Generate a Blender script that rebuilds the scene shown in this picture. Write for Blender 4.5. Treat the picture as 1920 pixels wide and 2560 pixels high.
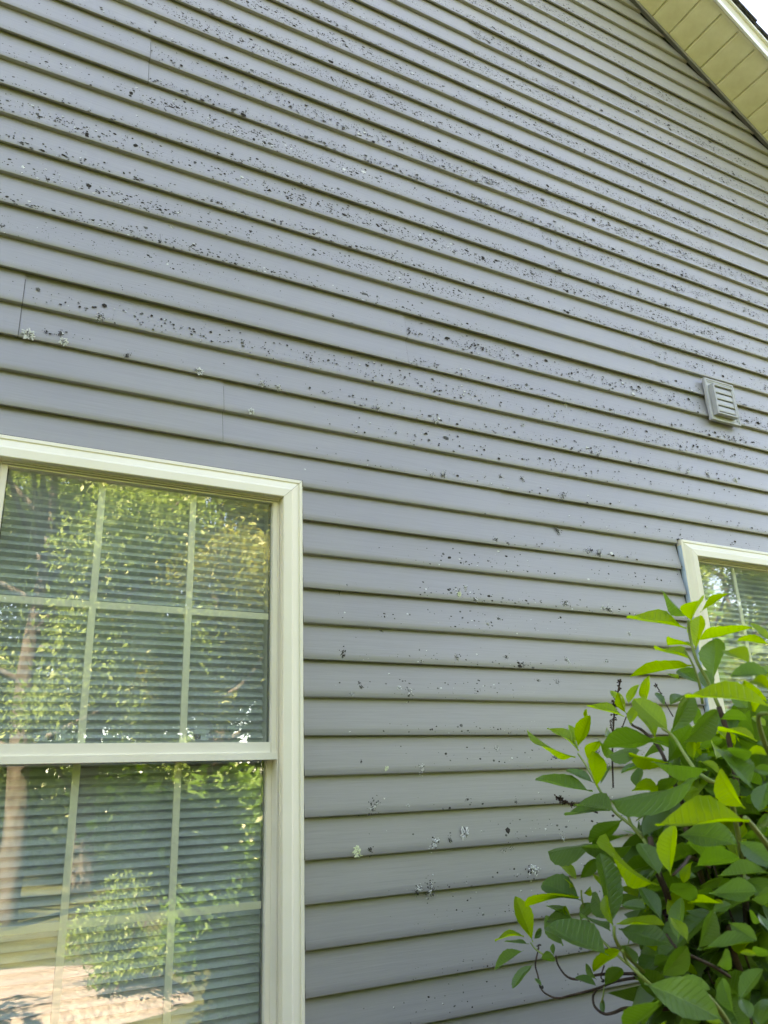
import bpy, math, random
import numpy as np
from mathutils import Vector, Matrix
sc = bpy.context.scene
for o in list(bpy.data.objects): bpy.data.objects.remove(o)
COL = sc.collection
random.seed(7); RNG = np.random.default_rng(7)

# ------------------------------------------------------------------ camera
CAM = Vector((-0.845, -2.0255, 1.55))
PITCH, YAW, ROLL = 0.34212, 0.50388, -0.041643
fw = Vector((math.sin(YAW)*math.cos(PITCH), math.cos(YAW)*math.cos(PITCH), math.sin(PITCH)))
rt0 = Vector((math.cos(YAW), -math.sin(YAW), 0)); up0 = rt0.cross(fw)
RT = rt0*math.cos(ROLL) + up0*math.sin(ROLL)
UP = up0*math.cos(ROLL) - rt0*math.sin(ROLL)
cam = bpy.data.cameras.new('camera'); camo = bpy.data.objects.new('camera', cam); COL.objects.link(camo)
cam.sensor_fit = 'VERTICAL'; cam.sensor_height = 36; cam.lens = 1982.5/2560*36
cam.clip_start = .02; cam.clip_end = 2000
M = Matrix((RT, UP, -fw)).transposed().to_4x4(); M.translation = CAM
camo.matrix_world = M
sc.camera = camo
cam.dof.use_dof = True; cam.dof.focus_distance = 2.6; cam.dof.aperture_fstop = 16

# ------------------------------------------------------------------ sky, sun, exposure
SUN_EL, SUN_AZ = math.radians(52), math.radians(-40)      # azimuth from +y towards +x: the sun stands behind the gable, to the left
world = bpy.data.worlds.new('World'); sc.world = world; world.use_nodes = True
nt = world.node_tree; nt.nodes.clear()
sky = nt.nodes.new('ShaderNodeTexSky'); sky.sky_type = 'NISHITA'; sky.sun_disc = False
sky.sun_elevation = SUN_EL; sky.sun_rotation = SUN_AZ; sky.air_density = .8; sky.dust_density = 0.0; sky.ozone_density = 3.0
bg = nt.nodes.new('ShaderNodeBackground'); bg.inputs['Strength'].default_value = .10
wo = nt.nodes.new('ShaderNodeOutputWorld')
nt.links.new(sky.outputs[0], bg.inputs[0]); nt.links.new(bg.outputs[0], wo.inputs[0])
sl = bpy.data.lights.new('sun', 'SUN'); sl.energy = 5.0; sl.angle = math.radians(.53); sl.color = (1, .93, .82)
so = bpy.data.objects.new('sun', sl); COL.objects.link(so)
tosun = Vector((math.sin(SUN_AZ)*math.cos(SUN_EL), math.cos(SUN_AZ)*math.cos(SUN_EL), math.sin(SUN_EL)))
so.rotation_euler = tosun.to_track_quat('Z', 'Y').to_euler()
sc.view_settings.view_transform = 'Standard'; sc.view_settings.look = 'None'
sc.view_settings.exposure = 3.97; sc.view_settings.gamma = 1; sc.view_settings.use_curve_mapping = False
sc.view_settings.use_white_balance = True; sc.view_settings.white_balance_temperature = 11800; sc.view_settings.white_balance_tint = 22   # camera set for shade
sc.render.engine = 'CYCLES'; sc.cycles.max_bounces = 7; sc.cycles.diffuse_bounces = 3; sc.cycles.glossy_bounces = 4; sc.cycles.transparent_max_bounces = 16; sc.cycles.caustics_reflective = False; sc.cycles.caustics_refractive = False
sc.render.resolution_x = 768; sc.render.resolution_y = 1024

# ------------------------------------------------------------------ helpers
def tag(o, label=None, cat=None, group=None, kind=None):
    for k, v in (('label', label), ('category', cat), ('group', group), ('kind', kind)):
        if v: o[k] = v
    return o
def empty(name, loc=(0, 0, 0), parent=None):
    o = bpy.data.objects.new(name, None); COL.objects.link(o); o.location = loc; o.empty_display_size = .1
    if parent: o.parent = parent
    return o
class MB:
    def __init__(s): s.v = []; s.f = []
    def add(s, vs, fs):
        b = len(s.v); s.v += [tuple(p) for p in vs]; s.f += [tuple(i+b for i in f) for f in fs]; return s
    def box(s, x0, x1, y0, y1, z0, z1):
        return s.add([(x0,y0,z0),(x1,y0,z0),(x1,y1,z0),(x0,y1,z0),(x0,y0,z1),(x1,y0,z1),(x1,y1,z1),(x0,y1,z1)],
                     [(0,3,2,1),(4,5,6,7),(0,1,5,4),(1,2,6,5),(2,3,7,6),(3,0,4,7)])
    def tube(s, pts, rad, n=6, caps=True):
        pts = [Vector(p) for p in pts]
        if not hasattr(rad, '__len__'): rad = [rad]*len(pts)
        rings = []; ref = None
        for i, p in enumerate(pts):
            t = (pts[min(i+1, len(pts)-1)]-pts[max(i-1, 0)]).normalized()
            if ref is None: ref = t.orthogonal().normalized()
            a = (ref - t*ref.dot(t)).normalized(); b = t.cross(a); ref = a
            rings.append([p + (a*math.cos(2*math.pi*k/n)+b*math.sin(2*math.pi*k/n))*rad[i] for k in range(n)])
        vs = [q for r in rings for q in r]; fs = []
        for i in range(len(pts)-1):
            for k in range(n):
                fs.append((i*n+k, i*n+(k+1) % n, (i+1)*n+(k+1) % n, (i+1)*n+k))
        if caps: fs.append(tuple(range(n-1, -1, -1))); fs.append(tuple((len(pts)-1)*n+k for k in range(n)))
        return s.add(vs, fs)
    def mesh(s, name, mats, smooth=False):
        me = bpy.data.meshes.new(name); me.from_pydata(s.v, [], s.f)
        for m in (mats if isinstance(mats, (list, tuple)) else [mats]): me.materials.append(m)
        if smooth: me.polygons.foreach_set('use_smooth', [True]*len(me.polygons))
        me.update(); return me
    def build(s, name, mats, parent=None, smooth=False, loc=(0, 0, 0)):
        return place(name, s.mesh(name, mats, smooth), parent, loc)
def place(name, me, parent=None, loc=(0, 0, 0)):
    o = bpy.data.objects.new(name, me); COL.objects.link(o); o.location = loc
    if parent: o.parent = parent
    return o
def crv(pts, n=6):          # Catmull-Rom through points
    P = [Vector(p) for p in pts]; P = [P[0]*2-P[1]] + P + [P[-1]*2-P[-2]]; out = []
    for i in range(1, len(P)-2):
        for k in range(n):
            t = k/n; a, b, c, d = P[i-1:i+3]
            out.append(.5*((2*b)+(c-a)*t+(2*a-5*b+4*c-d)*t*t+(3*b-a-3*c+d)*t**3))
    out.append(P[-2]); return out

# ------------------------------------------------------------------ materials
def mat(name, col, rough=.5, spec=.5):
    m = bpy.data.materials.new(name); m.use_nodes = True
    b = m.node_tree.nodes['Principled BSDF']
    b.inputs['Base Color'].default_value = (*col, 1); b.inputs['Roughness'].default_value = rough
    b.inputs['Specular IOR Level'].default_value = spec
    return m, m.node_tree, b
def N(nt, t, **kw):
    n = nt.nodes.new(t)
    for k, v in kw.items():
        if k in n.inputs: n.inputs[k].default_value = v
        else: setattr(n, k, v)
    return n
def coords(nt, scale=(1, 1, 1), which='Object'):
    tc = N(nt, 'ShaderNodeTexCoord'); mp = N(nt, 'ShaderNodeMapping'); mp.inputs['Scale'].default_value = scale
    nt.links.new(tc.outputs[which], mp.inputs[0]); return mp.outputs[0]
def ramp(nt, fac, stops):
    r = N(nt, 'ShaderNodeValToRGB'); e = r.color_ramp.elements
    while len(e) < len(stops): e.new(.5)
    for k, (p, c) in enumerate(stops): e[k].position = p; e[k].color = (*c, 1)
    nt.links.new(fac, r.inputs[0]); return r.outputs[0]
def noise_mat(name, c0, c1, rough=.5, spec=.5, scale=(4, 4, 4), nscale=1., detail=4, bump=0, bscale=None, bdist=.001):
    m, nt, b = mat(name, c0, rough, spec)
    n = N(nt, 'ShaderNodeTexNoise', Scale=nscale, Detail=detail); nt.links.new(coords(nt, scale), n.inputs['Vector'])
    nt.links.new(ramp(nt, n.outputs[0], [(.32, c0), (.68, c1)]), b.inputs['Base Color'])
    if bump:
        n2 = N(nt, 'ShaderNodeTexNoise', Scale=1., Detail=3); nt.links.new(coords(nt, bscale or scale), n2.inputs['Vector'])
        bp = N(nt, 'ShaderNodeBump', Strength=bump, Distance=bdist); nt.links.new(n2.outputs[0], bp.inputs['Height'])
        nt.links.new(bp.outputs[0], b.inputs['Normal'])
    return m

def siding_material():
    m, nt, b = mat('grey vinyl siding', (.4, .39, .37), .38, .9)
    b.inputs['Sheen Weight'].default_value = .55; b.inputs['Sheen Roughness'].default_value = .45; b.inputs['Sheen Tint'].default_value = (1, 1, 1, 1)   # chalky oxidised film
    L = nt.links
    n = N(nt, 'ShaderNodeTexNoise', Scale=1., Detail=2, Roughness=.6); L.new(coords(nt, (1.1, 3, 3.2)), n.inputs['Vector'])
    c1 = ramp(nt, n.outputs[0], [(.3, (.245, .242, .252)), (.7, (.284, .279, .286))])
    # faint embossed cedar grain, long in x
    g = N(nt, 'ShaderNodeTexNoise', Scale=1., Detail=3, Roughness=.62); L.new(coords(nt, (6.5, 60, 170)), g.inputs['Vector'])
    mx = N(nt, 'ShaderNodeMix', data_type='RGBA', blend_type='MULTIPLY'); mx.inputs[0].default_value = 1
    L.new(c1, mx.inputs[6]); L.new(ramp(nt, g.outputs[0], [(.36, (.945, .945, .945)), (.6, (1, 1, 1))]), mx.inputs[7])
    # dusty film and rain streaks
    d = N(nt, 'ShaderNodeTexNoise', Scale=1., Detail=2, Roughness=.65); L.new(coords(nt, (3.5, 6, 1.6)), d.inputs['Vector'])
    mx2 = N(nt, 'ShaderNodeMix', data_type='RGBA', blend_type='MIX'); mx2.inputs[7].default_value = (.31, .30, .275, 1)
    L.new(ramp(nt, d.outputs[0], [(.35, (0, 0, 0)), (.8, (.3, .3, .3))]), mx2.inputs[0]); L.new(mx.outputs[2], mx2.inputs[6])
    L.new(mx2.outputs[2], b.inputs['Base Color'])
    bp = N(nt, 'ShaderNodeBump', Strength=.4, Distance=.0009); L.new(g.outputs[0], bp.inputs['Height']); L.new(bp.outputs[0], b.inputs['Normal'])
    L.new(ramp(nt, d.outputs[0], [(.3, (.31,)*3), (.75, (.38,)*3)]), b.inputs['Roughness'])
    return m
M_SIDE = siding_material()
M_CREAM = noise_mat('cream vinyl trim', (.86, .81, .66), (.90, .85, .71), .4, .5, (6, 6, 6))
M_SASH = noise_mat('cream sash vinyl', (.86, .82, .70), (.90, .86, .75), .35, .5, (8, 8, 8))
M_MUNTIN = noise_mat('yellowed grille bar', (.93, .88, .64), (.96, .91, .68), .4, .5, (6, 6, 6))
M_SOFFIT = noise_mat('cream soffit vinyl', (.76, .70, .44), (.90, .85, .60), .5, .4, (11, 11, 11), detail=8)
M_WHITE = noise_mat('white aluminium trim', (.80, .79, .74), (.84, .83, .78), .35, .5, (9, 9, 9))
M_FASCIA = noise_mat('cream fascia', (.62, .58, .42), (.68, .64, .48), .4, .5, (5, 5, 5))
M_CHAN = noise_mat('grey trim channel', (.20, .20, .21), (.26, .26, .27), .45, .5, (9, 9, 9))
M_BLUE = noise_mat('pale blue flashing', (.42, .60, .74), (.52, .70, .82), .35, .5, (9, 9, 9))
M_VENT = noise_mat('grey vent plastic', (.40, .41, .42), (.46, .47, .48), .45, .5, (22, 22, 22))
M_DARK = noise_mat('dark gap', (.02, .02, .022), (.03, .03, .03), .8, .2)
M_SHEATH = noise_mat('building paper', (.05, .05, .055), (.08, .08, .08), .8, .2)
M_SHING = noise_mat('asphalt shingle', (.03, .03, .032), (.10, .10, .10), .9, .2, (40, 40, 40), detail=6, bump=.6, bdist=.004)
M_LOCK = noise_mat('pale lock metal', (.80, .86, .88), (.86, .92, .93), .35, .5, (20, 20, 20))
M_BLIND = noise_mat('white blind slat', (.82, .84, .84), (.86, .88, .88), .45, .4, (8, 8, 8))
M_ROOM = noise_mat('room plaster', (.6, .58, .54), (.66, .64, .6), .8, .2)
M_CONC = noise_mat('concrete', (.25, .24, .22), (.36, .35, .33), .9, .2, (5, 5, 5), detail=7, bump=.4, bscale=(40, 40, 40), bdist=.003)

def glass_material():
    m = bpy.data.materials.new('window glass'); m.use_nodes = True; nt = m.node_tree; nt.nodes.clear(); L = nt.links
    out = N(nt, 'ShaderNodeOutputMaterial'); mix = N(nt, 'ShaderNodeMixShader')
    tr = N(nt, 'ShaderNodeBsdfTransparent'); tr.inputs[0].default_value = (.965, .992, .985, 1)
    gl = N(nt, 'ShaderNodeBsdfGlossy', Roughness=0.0); gl.inputs[0].default_value = (1, 1, 1, 1)
    ge = N(nt, 'ShaderNodeNewGeometry'); dt = N(nt, 'ShaderNodeVectorMath', operation='DOT_PRODUCT'); L.new(ge.outputs['Normal'], dt.inputs[0]); L.new(ge.outputs['Incoming'], dt.inputs[1])
    ab = N(nt, 'ShaderNodeMath', operation='ABSOLUTE'); L.new(dt.outputs['Value'], ab.inputs[0])
    om = N(nt, 'ShaderNodeMath', operation='SUBTRACT'); om.inputs[0].default_value = 1; L.new(ab.outputs[0], om.inputs[1])
    pw = N(nt, 'ShaderNodeMath', operation='POWER'); pw.inputs[1].default_value = 5; L.new(om.outputs[0], pw.inputs[0])
    mm = N(nt, 'ShaderNodeMath', operation='MULTIPLY_ADD', use_clamp=True); mm.inputs[1].default_value = .915; mm.inputs[2].default_value = .085
    L.new(pw.outputs[0], mm.inputs[0])
    n = N(nt, 'ShaderNodeTexNoise', Scale=1., Detail=1); L.new(coords(nt, (2.2, 2.2, 2.2)), n.inputs['Vector'])
    bp = N(nt, 'ShaderNodeBump', Strength=.12, Distance=.004); L.new(n.outputs[0], bp.inputs['Height']); L.new(bp.outputs[0], gl.inputs['Normal'])
    L.new(mm.outputs[0], mix.inputs[0]); L.new(tr.outputs[0], mix.inputs[1]); L.new(gl.outputs[0], mix.inputs[2])
    df = N(nt, 'ShaderNodeBsdfDiffuse'); df.inputs[0].default_value = (.66, .75, .72, 1); m2 = N(nt, 'ShaderNodeMixShader')
    dn = N(nt, 'ShaderNodeTexNoise', Scale=1., Detail=4); L.new(coords(nt, (9, 9, 9)), dn.inputs['Vector'])
    L.new(ramp(nt, dn.outputs[0], [(.3, (.05,)*3), (.75, (.095,)*3)]), m2.inputs[0]); L.new(mix.outputs[0], m2.inputs[1]); L.new(df.outputs[0], m2.inputs[2])
    L.new(m2.outputs[0], out.inputs[0]); return m
M_GLASS = glass_material()

def leaf_material(name, ca, cb, trans_col, trans=.45, rough=.42, veins=True):
    m = bpy.data.materials.new(name); m.use_nodes = True; nt = m.node_tree; L = nt.links
    b = nt.nodes['Principled BSDF']; out = nt.nodes['Material Output']
    b.inputs['Roughness'].default_value = rough; b.inputs['Specular IOR Level'].default_value = .5
    oi = N(nt, 'ShaderNodeObjectInfo'); n = N(nt, 'ShaderNodeTexNoise', Scale=9., Detail=3); L.new(coords(nt), n.inputs['Vector'])
    ad = N(nt, 'ShaderNodeMath', operation='MULTIPLY_ADD'); ad.inputs[1].default_value = .35; L.new(n.outputs[0], ad.inputs[0])
    sc_ = N(nt, 'ShaderNodeMath', operation='MULTIPLY'); sc_.inputs[1].default_value = .65; L.new(oi.outputs['Random'], sc_.inputs[0]); L.new(sc_.outputs[0], ad.inputs[2])
    col = ramp(nt, ad.outputs[0], [(.1, ca), (.9, cb)])
    tl = N(nt, 'ShaderNodeBsdfTranslucent'); mix = N(nt, 'ShaderNodeMixShader'); mix.inputs[0].default_value = trans
    if veins:
        uv = N(nt, 'ShaderNodeUVMap'); sp = N(nt, 'ShaderNodeSeparateXYZ'); L.new(uv.outputs[0], sp.inputs[0])
        ab = N(nt, 'ShaderNodeMath', operation='ABSOLUTE'); L.new(sp.outputs[0], ab.inputs[0])
        k = N(nt, 'ShaderNodeMath', operation='MULTIPLY_ADD'); k.inputs[1].default_value = -.85; L.new(ab.outputs[0], k.inputs[0]); L.new(sp.outputs[1], k.inputs[2])
        w = N(nt, 'ShaderNodeMath', operation='MULTIPLY'); w.inputs[1].default_value = 2*math.pi*12; L.new(k.outputs[0], w.inputs[0])
        s = N(nt, 'ShaderNodeMath', operation='SINE'); L.new(w.outputs[0], s.inputs[0])
        p = N(nt, 'ShaderNodeMapRange'); p.inputs[1].default_value = .55; p.inputs[2].default_value = 1; L.new(s.outputs[0], p.inputs[0])
        mr = N(nt, 'ShaderNodeMapRange'); mr.inputs[1].default_value = .022; mr.inputs[2].default_value = .006; L.new(ab.outputs[0], mr.inputs[0])
        mx = N(nt, 'ShaderNodeMath', operation='MAXIMUM'); L.new(p.outputs[0], mx.inputs[0]); L.new(mr.outputs[0], mx.inputs[1])
        cm = N(nt, 'ShaderNodeMix', data_type='RGBA'); cm.inputs[7].default_value = (min(1, cb[0]*1.7), min(1, cb[1]*1.5), cb[2]*1.8, 1)
        f = N(nt, 'ShaderNodeMath', operation='MULTIPLY'); f.inputs[1].default_value = .24; L.new(mx.outputs[0], f.inputs[0])
        L.new(f.outputs[0], cm.inputs[0]); L.new(col, cm.inputs[6]); L.new(cm.outputs[2], b.inputs['Base Color'])
        bp = N(nt, 'ShaderNodeBump', Strength=.28, Distance=.004, invert=True); L.new(mx.outputs[0], bp.inputs['Height'])
        L.new(bp.outputs[0], b.inputs['Normal']); L.new(bp.outputs[0], tl.inputs['Normal'])
        tm = N(nt, 'ShaderNodeMix', data_type='RGBA', blend_type='MULTIPLY'); tm.inputs[0].default_value = .3
        tm.inputs[6].default_value = (*trans_col, 1); L.new(ramp(nt, mx.outputs[0], [(0, (1, 1, 1)), (1, (.5, .6, .4))]), tm.inputs[7])
        L.new(tm.outputs[2], tl.inputs[0])
    else:
        L.new(col, b.inputs['Base Color']); tl.inputs[0].default_value = (*trans_col, 1)
    L.new(b.outputs[0], mix.inputs[1]); L.new(tl.outputs[0], mix.inputs[2]); L.new(mix.outputs[0], out.inputs[0])
    return m
M_LEAFY = leaf_material('young shrub leaf', (.12, .25, .006), (.20, .36, .010), (.50, .78, .008), .6, .38)
M_LEAFM = leaf_material('mature shrub leaf', (.04, .125, .03), (.085, .185, .032), (.20, .46, .02), .42, .32)
M_STEM = noise_mat('green shoot', (.16, .24, .06), (.22, .28, .09), .6, .3, (30, 30, 30))
M_TWIG = noise_mat('dark twig bark', (.035, .022, .018), (.09, .06, .05), .8, .2, (60, 60, 60))
M_SEED = noise_mat('dry seed head', (.03, .016, .014), (.07, .04, .032), .8, .2, (200, 200, 200))
M_TLEAF = leaf_material('tree leaf', (.07, .15, .035), (.14, .22, .055), (.22, .36, .07), .38, .5, veins=False)
M_TLEAF2 = leaf_material('warm tree leaf', (.11, .16, .03), (.21, .22, .05), (.34, .36, .06), .38, .5, veins=False)
M_BARK = noise_mat('tree bark', (.045, .042, .038), (.10, .096, .088), .9, .2, (9, 9, 3), detail=7, bump=.8, bdist=.02)
M_GRASS = noise_mat('lawn', (.022, .03, .012), (.06, .07, .025), .9, .2, (2.5, 2.5, 2.5), detail=9, bump=.6, bscale=(60, 60, 60), bdist=.02)
M_MULCH = noise_mat('pine straw mulch', (.12, .11, .11), (.28, .26, .26), .9, .2, (22, 22, 22), detail=8, bump=.9, bscale=(70, 70, 70), bdist=.02)
M_LBLACK = noise_mat('black lichen', (.024, .021, .019), (.065, .056, .05), .95, .05, (300, 300, 300))
M_LGREY = noise_mat('grey lichen', (.06, .06, .058), (.15, .15, .145), .85, .2, (200, 200, 200))
M_LWHITE = noise_mat('silver lichen', (.48, .50, .49), (.70, .72, .70), .7, .3, (250, 250, 250))
M_LGREEN = noise_mat('pale green lichen', (.52, .58, .36), (.66, .72, .50), .8, .2, (200, 200, 200))

# ------------------------------------------------------------------ dimensions of the wall
E = .1016                                   # one clapboard course (4 in)
def zk(k): return 1.55 + (27.537-k)*E       # height of lap line k
LAP = .0150
RX, RZ, RS = 1.922, 5.516, 2/3              # a point on the rake and the roof pitch
PEAKX = -1.3; PEAKZ = RZ + RS*(RX-PEAKX)
def rake_x(z): return RX + (RZ-z)/RS
def rake_xl(z): return PEAKX - (PEAKZ-z)/RS
EAVE_X = 4.7; WALL_X0 = PEAKX-(EAVE_X-PEAKX)
W1 = (-.872, -.002); WZ = (.886, 2.434); W2 = (W1[0]+2.442, W1[1]+2.442)
GAP = .011

# ------------------------------------------------------------------ ground and garden
g = MB(); n = 60
def gz(x, y): return .05*math.sin(.31*x+.4)*math.sin(.27*y) - .02
xs = np.concatenate([np.linspace(-300, -30, 10), np.linspace(-28, 32, 61), np.linspace(35, 300, 10)])
ys = np.concatenate([np.linspace(-300, -30, 10), np.linspace(-28, 14, 43), np.linspace(20, 300, 10)])
vs = [(x, y, gz(x, y) if y < -1.5 and abs(x) < 30 and y > -28 else -.02) for y in ys for x in xs]
nx = len(xs); fs = [(j*nx+i, j*nx+i+1, (j+1)*nx+i+1, (j+1)*nx+i) for j in range(len(ys)-1) for i in range(nx-1)]
g.add(vs, fs); tag(g.build('ground', M_GRASS, smooth=True), kind='structure')
# mulch bed along the house and an island bed out on the lawn (each lies over the ground as its own sheet)
def bed(name, outline, h, mt=None):
    b = MB(); cx = sum(p[0] for p in outline)/len(outline); cy = sum(p[1] for p in outline)/len(outline); m = len(outline); rings = 7
    vs = [(cx, cy, h+.03)]
    for r in range(1, rings+1):
        for (x, y) in outline:
            t = r/rings; px = cx+(x-cx)*t; py = cy+(y-cy)*t
            vs.append((px, py, h*(1-t**6) + .02*random.random() if r < rings else -.09))
    fs = [(0, 1+i, 1+(i+1) % m) for i in range(m)]
    for r in range(rings-1):
        for i in range(m):
            a = 1+r*m; fs.append((a+i, a+m+i, a+m+(i+1) % m, a+(i+1) % m))
    b.add(vs, fs); tag(b.build(name, mt or M_MULCH, smooth=True), kind='structure')
M_MULCHD = noise_mat('shredded bark mulch', (.05, .03, .022), (.14, .09, .065), .9, .2, (22, 22, 22), detail=8, bump=.9, bscale=(70, 70, 70), bdist=.02)
bed('mulch_bed', [(-7, .05), (-7, -3.5), (-4, -4.4), (-1, -4.5), (2, -4.6), (5, -4.5), (8, -4.0), (8, .05)], .07, M_MULCHD)
bed('mulch_island', [(-.3+1.7*math.cos(a)*(1+.12*math.sin(3*a)), -6.3+1.5*math.sin(a)*(1+.1*math.cos(2*a))) for a in np.linspace(0, 2*math.pi, 28)[:-1]], .10)

# ------------------------------------------------------------------ house
house = tag(empty('house', (0, 0, 0)), 'grey vinyl sided gable end of a house, spotted with lichen', 'house')
# siding surface depth (y) at height z for a panel whose lap lines fall on zk(k)
def course_y(z):
    t = ((z - zk(0))/E) % 1.0
    return LAP*t if t > .03 else 0.0
PROF = []           # (dy, dz) from the lower lap line of a double panel
def lip(z0, hidden):
    if hidden: return [(.0088, z0+.022), (.0086, z0+.0008), (.0022, z0), (.0006, z0+.0008), (0, z0+.0026)]
    return [(.0142, z0+.0006), (.0118, z0-.0010), (.0032, z0-.0002), (.0010, z0+.0012), (.0001, z0+.0042)]
def face(z0, zt): return [(LAP*(.5*s+.5*s**1.25), z0+.003+(zt-z0-.003)*s) for s in (.18, .4, .62, .82, .95)]
PROF = lip(0, True) + face(0, E) + lip(E, False) + face(E, 2*E) + [(LAP, 2*E+.002), (LAP, 2*E+.016)]
JOINTS = {16: [-.804], 18: [-.245], 14: [.392], 6: [-.528], 20: [.741], 12: [1.62], -2: [.81], -4: [1.766], 8: [1.07]}
def clipzone(x, z, wins):
    for (a, b, z0, z1) in wins:
        if a-1e-6 < x < b+1e-6 and z0-1e-6 < z < z1+1e-6: return True
    return False
WINS = [(W1[0]-.004, W1[1]+.004, WZ[0]-.004, WZ[1]+.004), (W2[0]-GAP, W2[1]+.004, WZ[0]-.004, WZ[1]+.004)]
def siding_panel(k, xa, xb, dy, phase):
    z0 = zk(k); prof = [(y, z0+z) for (y, z) in PROF]
    for w in WINS:                           # split the profile at window heads and sills
        for zc in w[2:]:
            for i in range(len(prof)-1):
                if prof[i][1] < zc < prof[i+1][1]:
                    t = (zc-prof[i][1])/(prof[i+1][1]-prof[i][1]); prof.insert(i+1, (prof[i][0]+t*(prof[i+1][0]-prof[i][0]), zc)); break
    lo, hi = xa, xb
    xs = list(np.arange(lo, hi, .14)) + [hi]
    for w in WINS:
        for xc in w[:2]:
            if lo < xc < hi: xs.append(xc)
    xs = sorted(set(round(float(x), 5) for x in xs)); P = len(prof); vs = []; fs = []
    for x in xs:
        for (y, z) in prof:
            wob = .0007*math.sin(1.7*x+phase)+.0004*math.sin(5.3*x+2*phase)
            xe = min(x, rake_x(z)-.016); xe = max(xe, rake_xl(z)+.016)
            vs.append((xe, y+dy+wob*.6, z+wob))
    for i in range(len(xs)-1):
        xm = (xs[i]+xs[i+1])/2
        for j in range(P-1):
            zm = (prof[j][1]+prof[j+1][1])/2
            if clipzone(xm, zm, WINS): continue
            a, b_, c, d = i*P+j, (i+1)*P+j, (i+1)*P+j+1, i*P+j+1
            if abs(vs[a][0]-vs[b_][0]) < 1e-5 and abs(vs[c][0]-vs[d][0]) < 1e-5: continue
            fs.append((a, b_, c, d))
    if not fs: return
    used = sorted({i for f in fs for i in f}); mp = {o: i for i, o in enumerate(used)}
    b = MB().add([vs[i] for i in used], [tuple(mp[i] for i in f) for f in fs])
    o = b.build('siding_panel', M_SIDE, house, smooth=False)
    md = o.modifiers.new('edge', 'EDGE_SPLIT'); md.split_angle = math.radians(38)
    o.data.polygons.foreach_set('use_smooth', [True]*len(o.data.polygons))
M_SEAM = noise_mat('dark panel joint line', (.09, .088, .085), (.14, .136, .13), .8, .2, (60, 60, 60))  # thin darker strip laid along the overlap of two panels
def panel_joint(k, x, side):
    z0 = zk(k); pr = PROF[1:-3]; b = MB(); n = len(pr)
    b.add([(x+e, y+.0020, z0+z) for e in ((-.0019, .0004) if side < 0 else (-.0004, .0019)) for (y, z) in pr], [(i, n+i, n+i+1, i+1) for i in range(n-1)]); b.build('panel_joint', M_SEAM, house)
rj = random.Random(3)
for k in range(40, -30, -2):
    z0 = zk(k); xl = max(WALL_X0, rake_xl(z0)); xr = min(EAVE_X, rake_x(z0))
    if xl >= xr-.1: break
    js = JOINTS.get(k)
    if js is None: js = [-1.6-rj.random()*.8, 2.15+rj.random()*.5] if k < 22 else [-1.7-rj.random(), 3.0+rj.random()]
    js = list(js)
    if js[0]-xl > 3.6: js.insert(0, js[0]-3.2)
    if xr-js[-1] > 3.6: js.append(js[-1]+3.3)
    js = [j for j in js if xl+.2 < j < xr-.2]
    cuts = [xl]+js+[xr]
    if z0 > WZ[0] and z0+2*E+.016 < WZ[1]:      # rows cut right through by the two windows
        for (a, b) in ((xl, WINS[0][0]), (WINS[0][1], WINS[1][0]), (WINS[1][1], xr)):
            siding_panel(k, a, b, 0.0, rj.random()*6)
        continue
    for j in (js if k in JOINTS else ()):
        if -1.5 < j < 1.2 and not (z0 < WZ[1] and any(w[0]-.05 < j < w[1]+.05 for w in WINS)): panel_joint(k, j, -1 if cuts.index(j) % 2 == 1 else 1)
    for i in range(len(cuts)-1):
        siding_panel(k, cuts[i]-(.03 if i and i % 2 == 0 else 0), cuts[i+1]+(.03 if i % 2 == 0 and i < len(cuts)-2 else 0), (.0024 if k in JOINTS else .0009) if i % 2 == 0 else 0.0, rj.random()*6)
# lower wall sheathing behind the siding, with holes for the two windows
s = MB(); ya, yb = .0185, .12; zt = WZ[1]+.0; zb = WZ[0]
s.box(WALL_X0+.02, W1[0]+.03, ya, yb, .25, zt); s.box(W1[1]-.03, W2[0]+.03, ya, yb, .25, zt); s.box(W2[1]-.03, EAVE_X-.02, ya, yb, .25, zt)
for w in (W1, W2): s.box(w[0]+.03, w[1]-.03, ya, yb, .25, zb+.03)
za = zt+.0005
def xg(z): return max(rake_xl(z), WALL_X0)+.02, min(rake_x(z), EAVE_X)-.02
zk_ = [za, RZ+RS*(RX-EAVE_X)+.02, PEAKZ-.04]
vs = []
for z in zk_:
    a, b = xg(z); vs += [(a, ya, z), (b, ya, z), (b, yb, z), (a, yb, z)]
fs = []
for i in range(2):
    o = 4*i; fs += [(o, o+1, o+5, o+4), (o+1, o+2, o+6, o+5), (o+2, o+3, o+7, o+6), (o+3, o, o+4, o+7)]
fs += [(3, 2, 1, 0), (8, 9, 10, 11)]
s.add(vs, fs); s.build('sheathing', M_SHEATH, house)
MB().box(WALL_X0, EAVE_X, .03, .25, -.3, .2495).build('foundation', M_CONC, house)
# room behind the windows and the other house walls
r = MB(); x0, x1, y0, y1, z0, z1 = WALL_X0+.1, EAVE_X-.1, .125, 5.0, .3, 2.75
r.add([(x0,y0,z0),(x1,y0,z0),(x1,y1,z0),(x0,y1,z0),(x0,y0,z1),(x1,y0,z1),(x1,y1,z1),(x0,y1,z1)], [(0,1,2,3),(7,6,5,4),(1,5,6,2),(2,6,7,3),(3,7,4,0)])
r.build('room_shell', M_ROOM, house)
HD = 11.0
for xa in (WALL_X0, EAVE_X-.1): MB().box(xa, xa+.1, .13, HD, .25, RZ+RS*(RX-EAVE_X)-.02).build('side_wall', M_SIDE, house)

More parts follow.
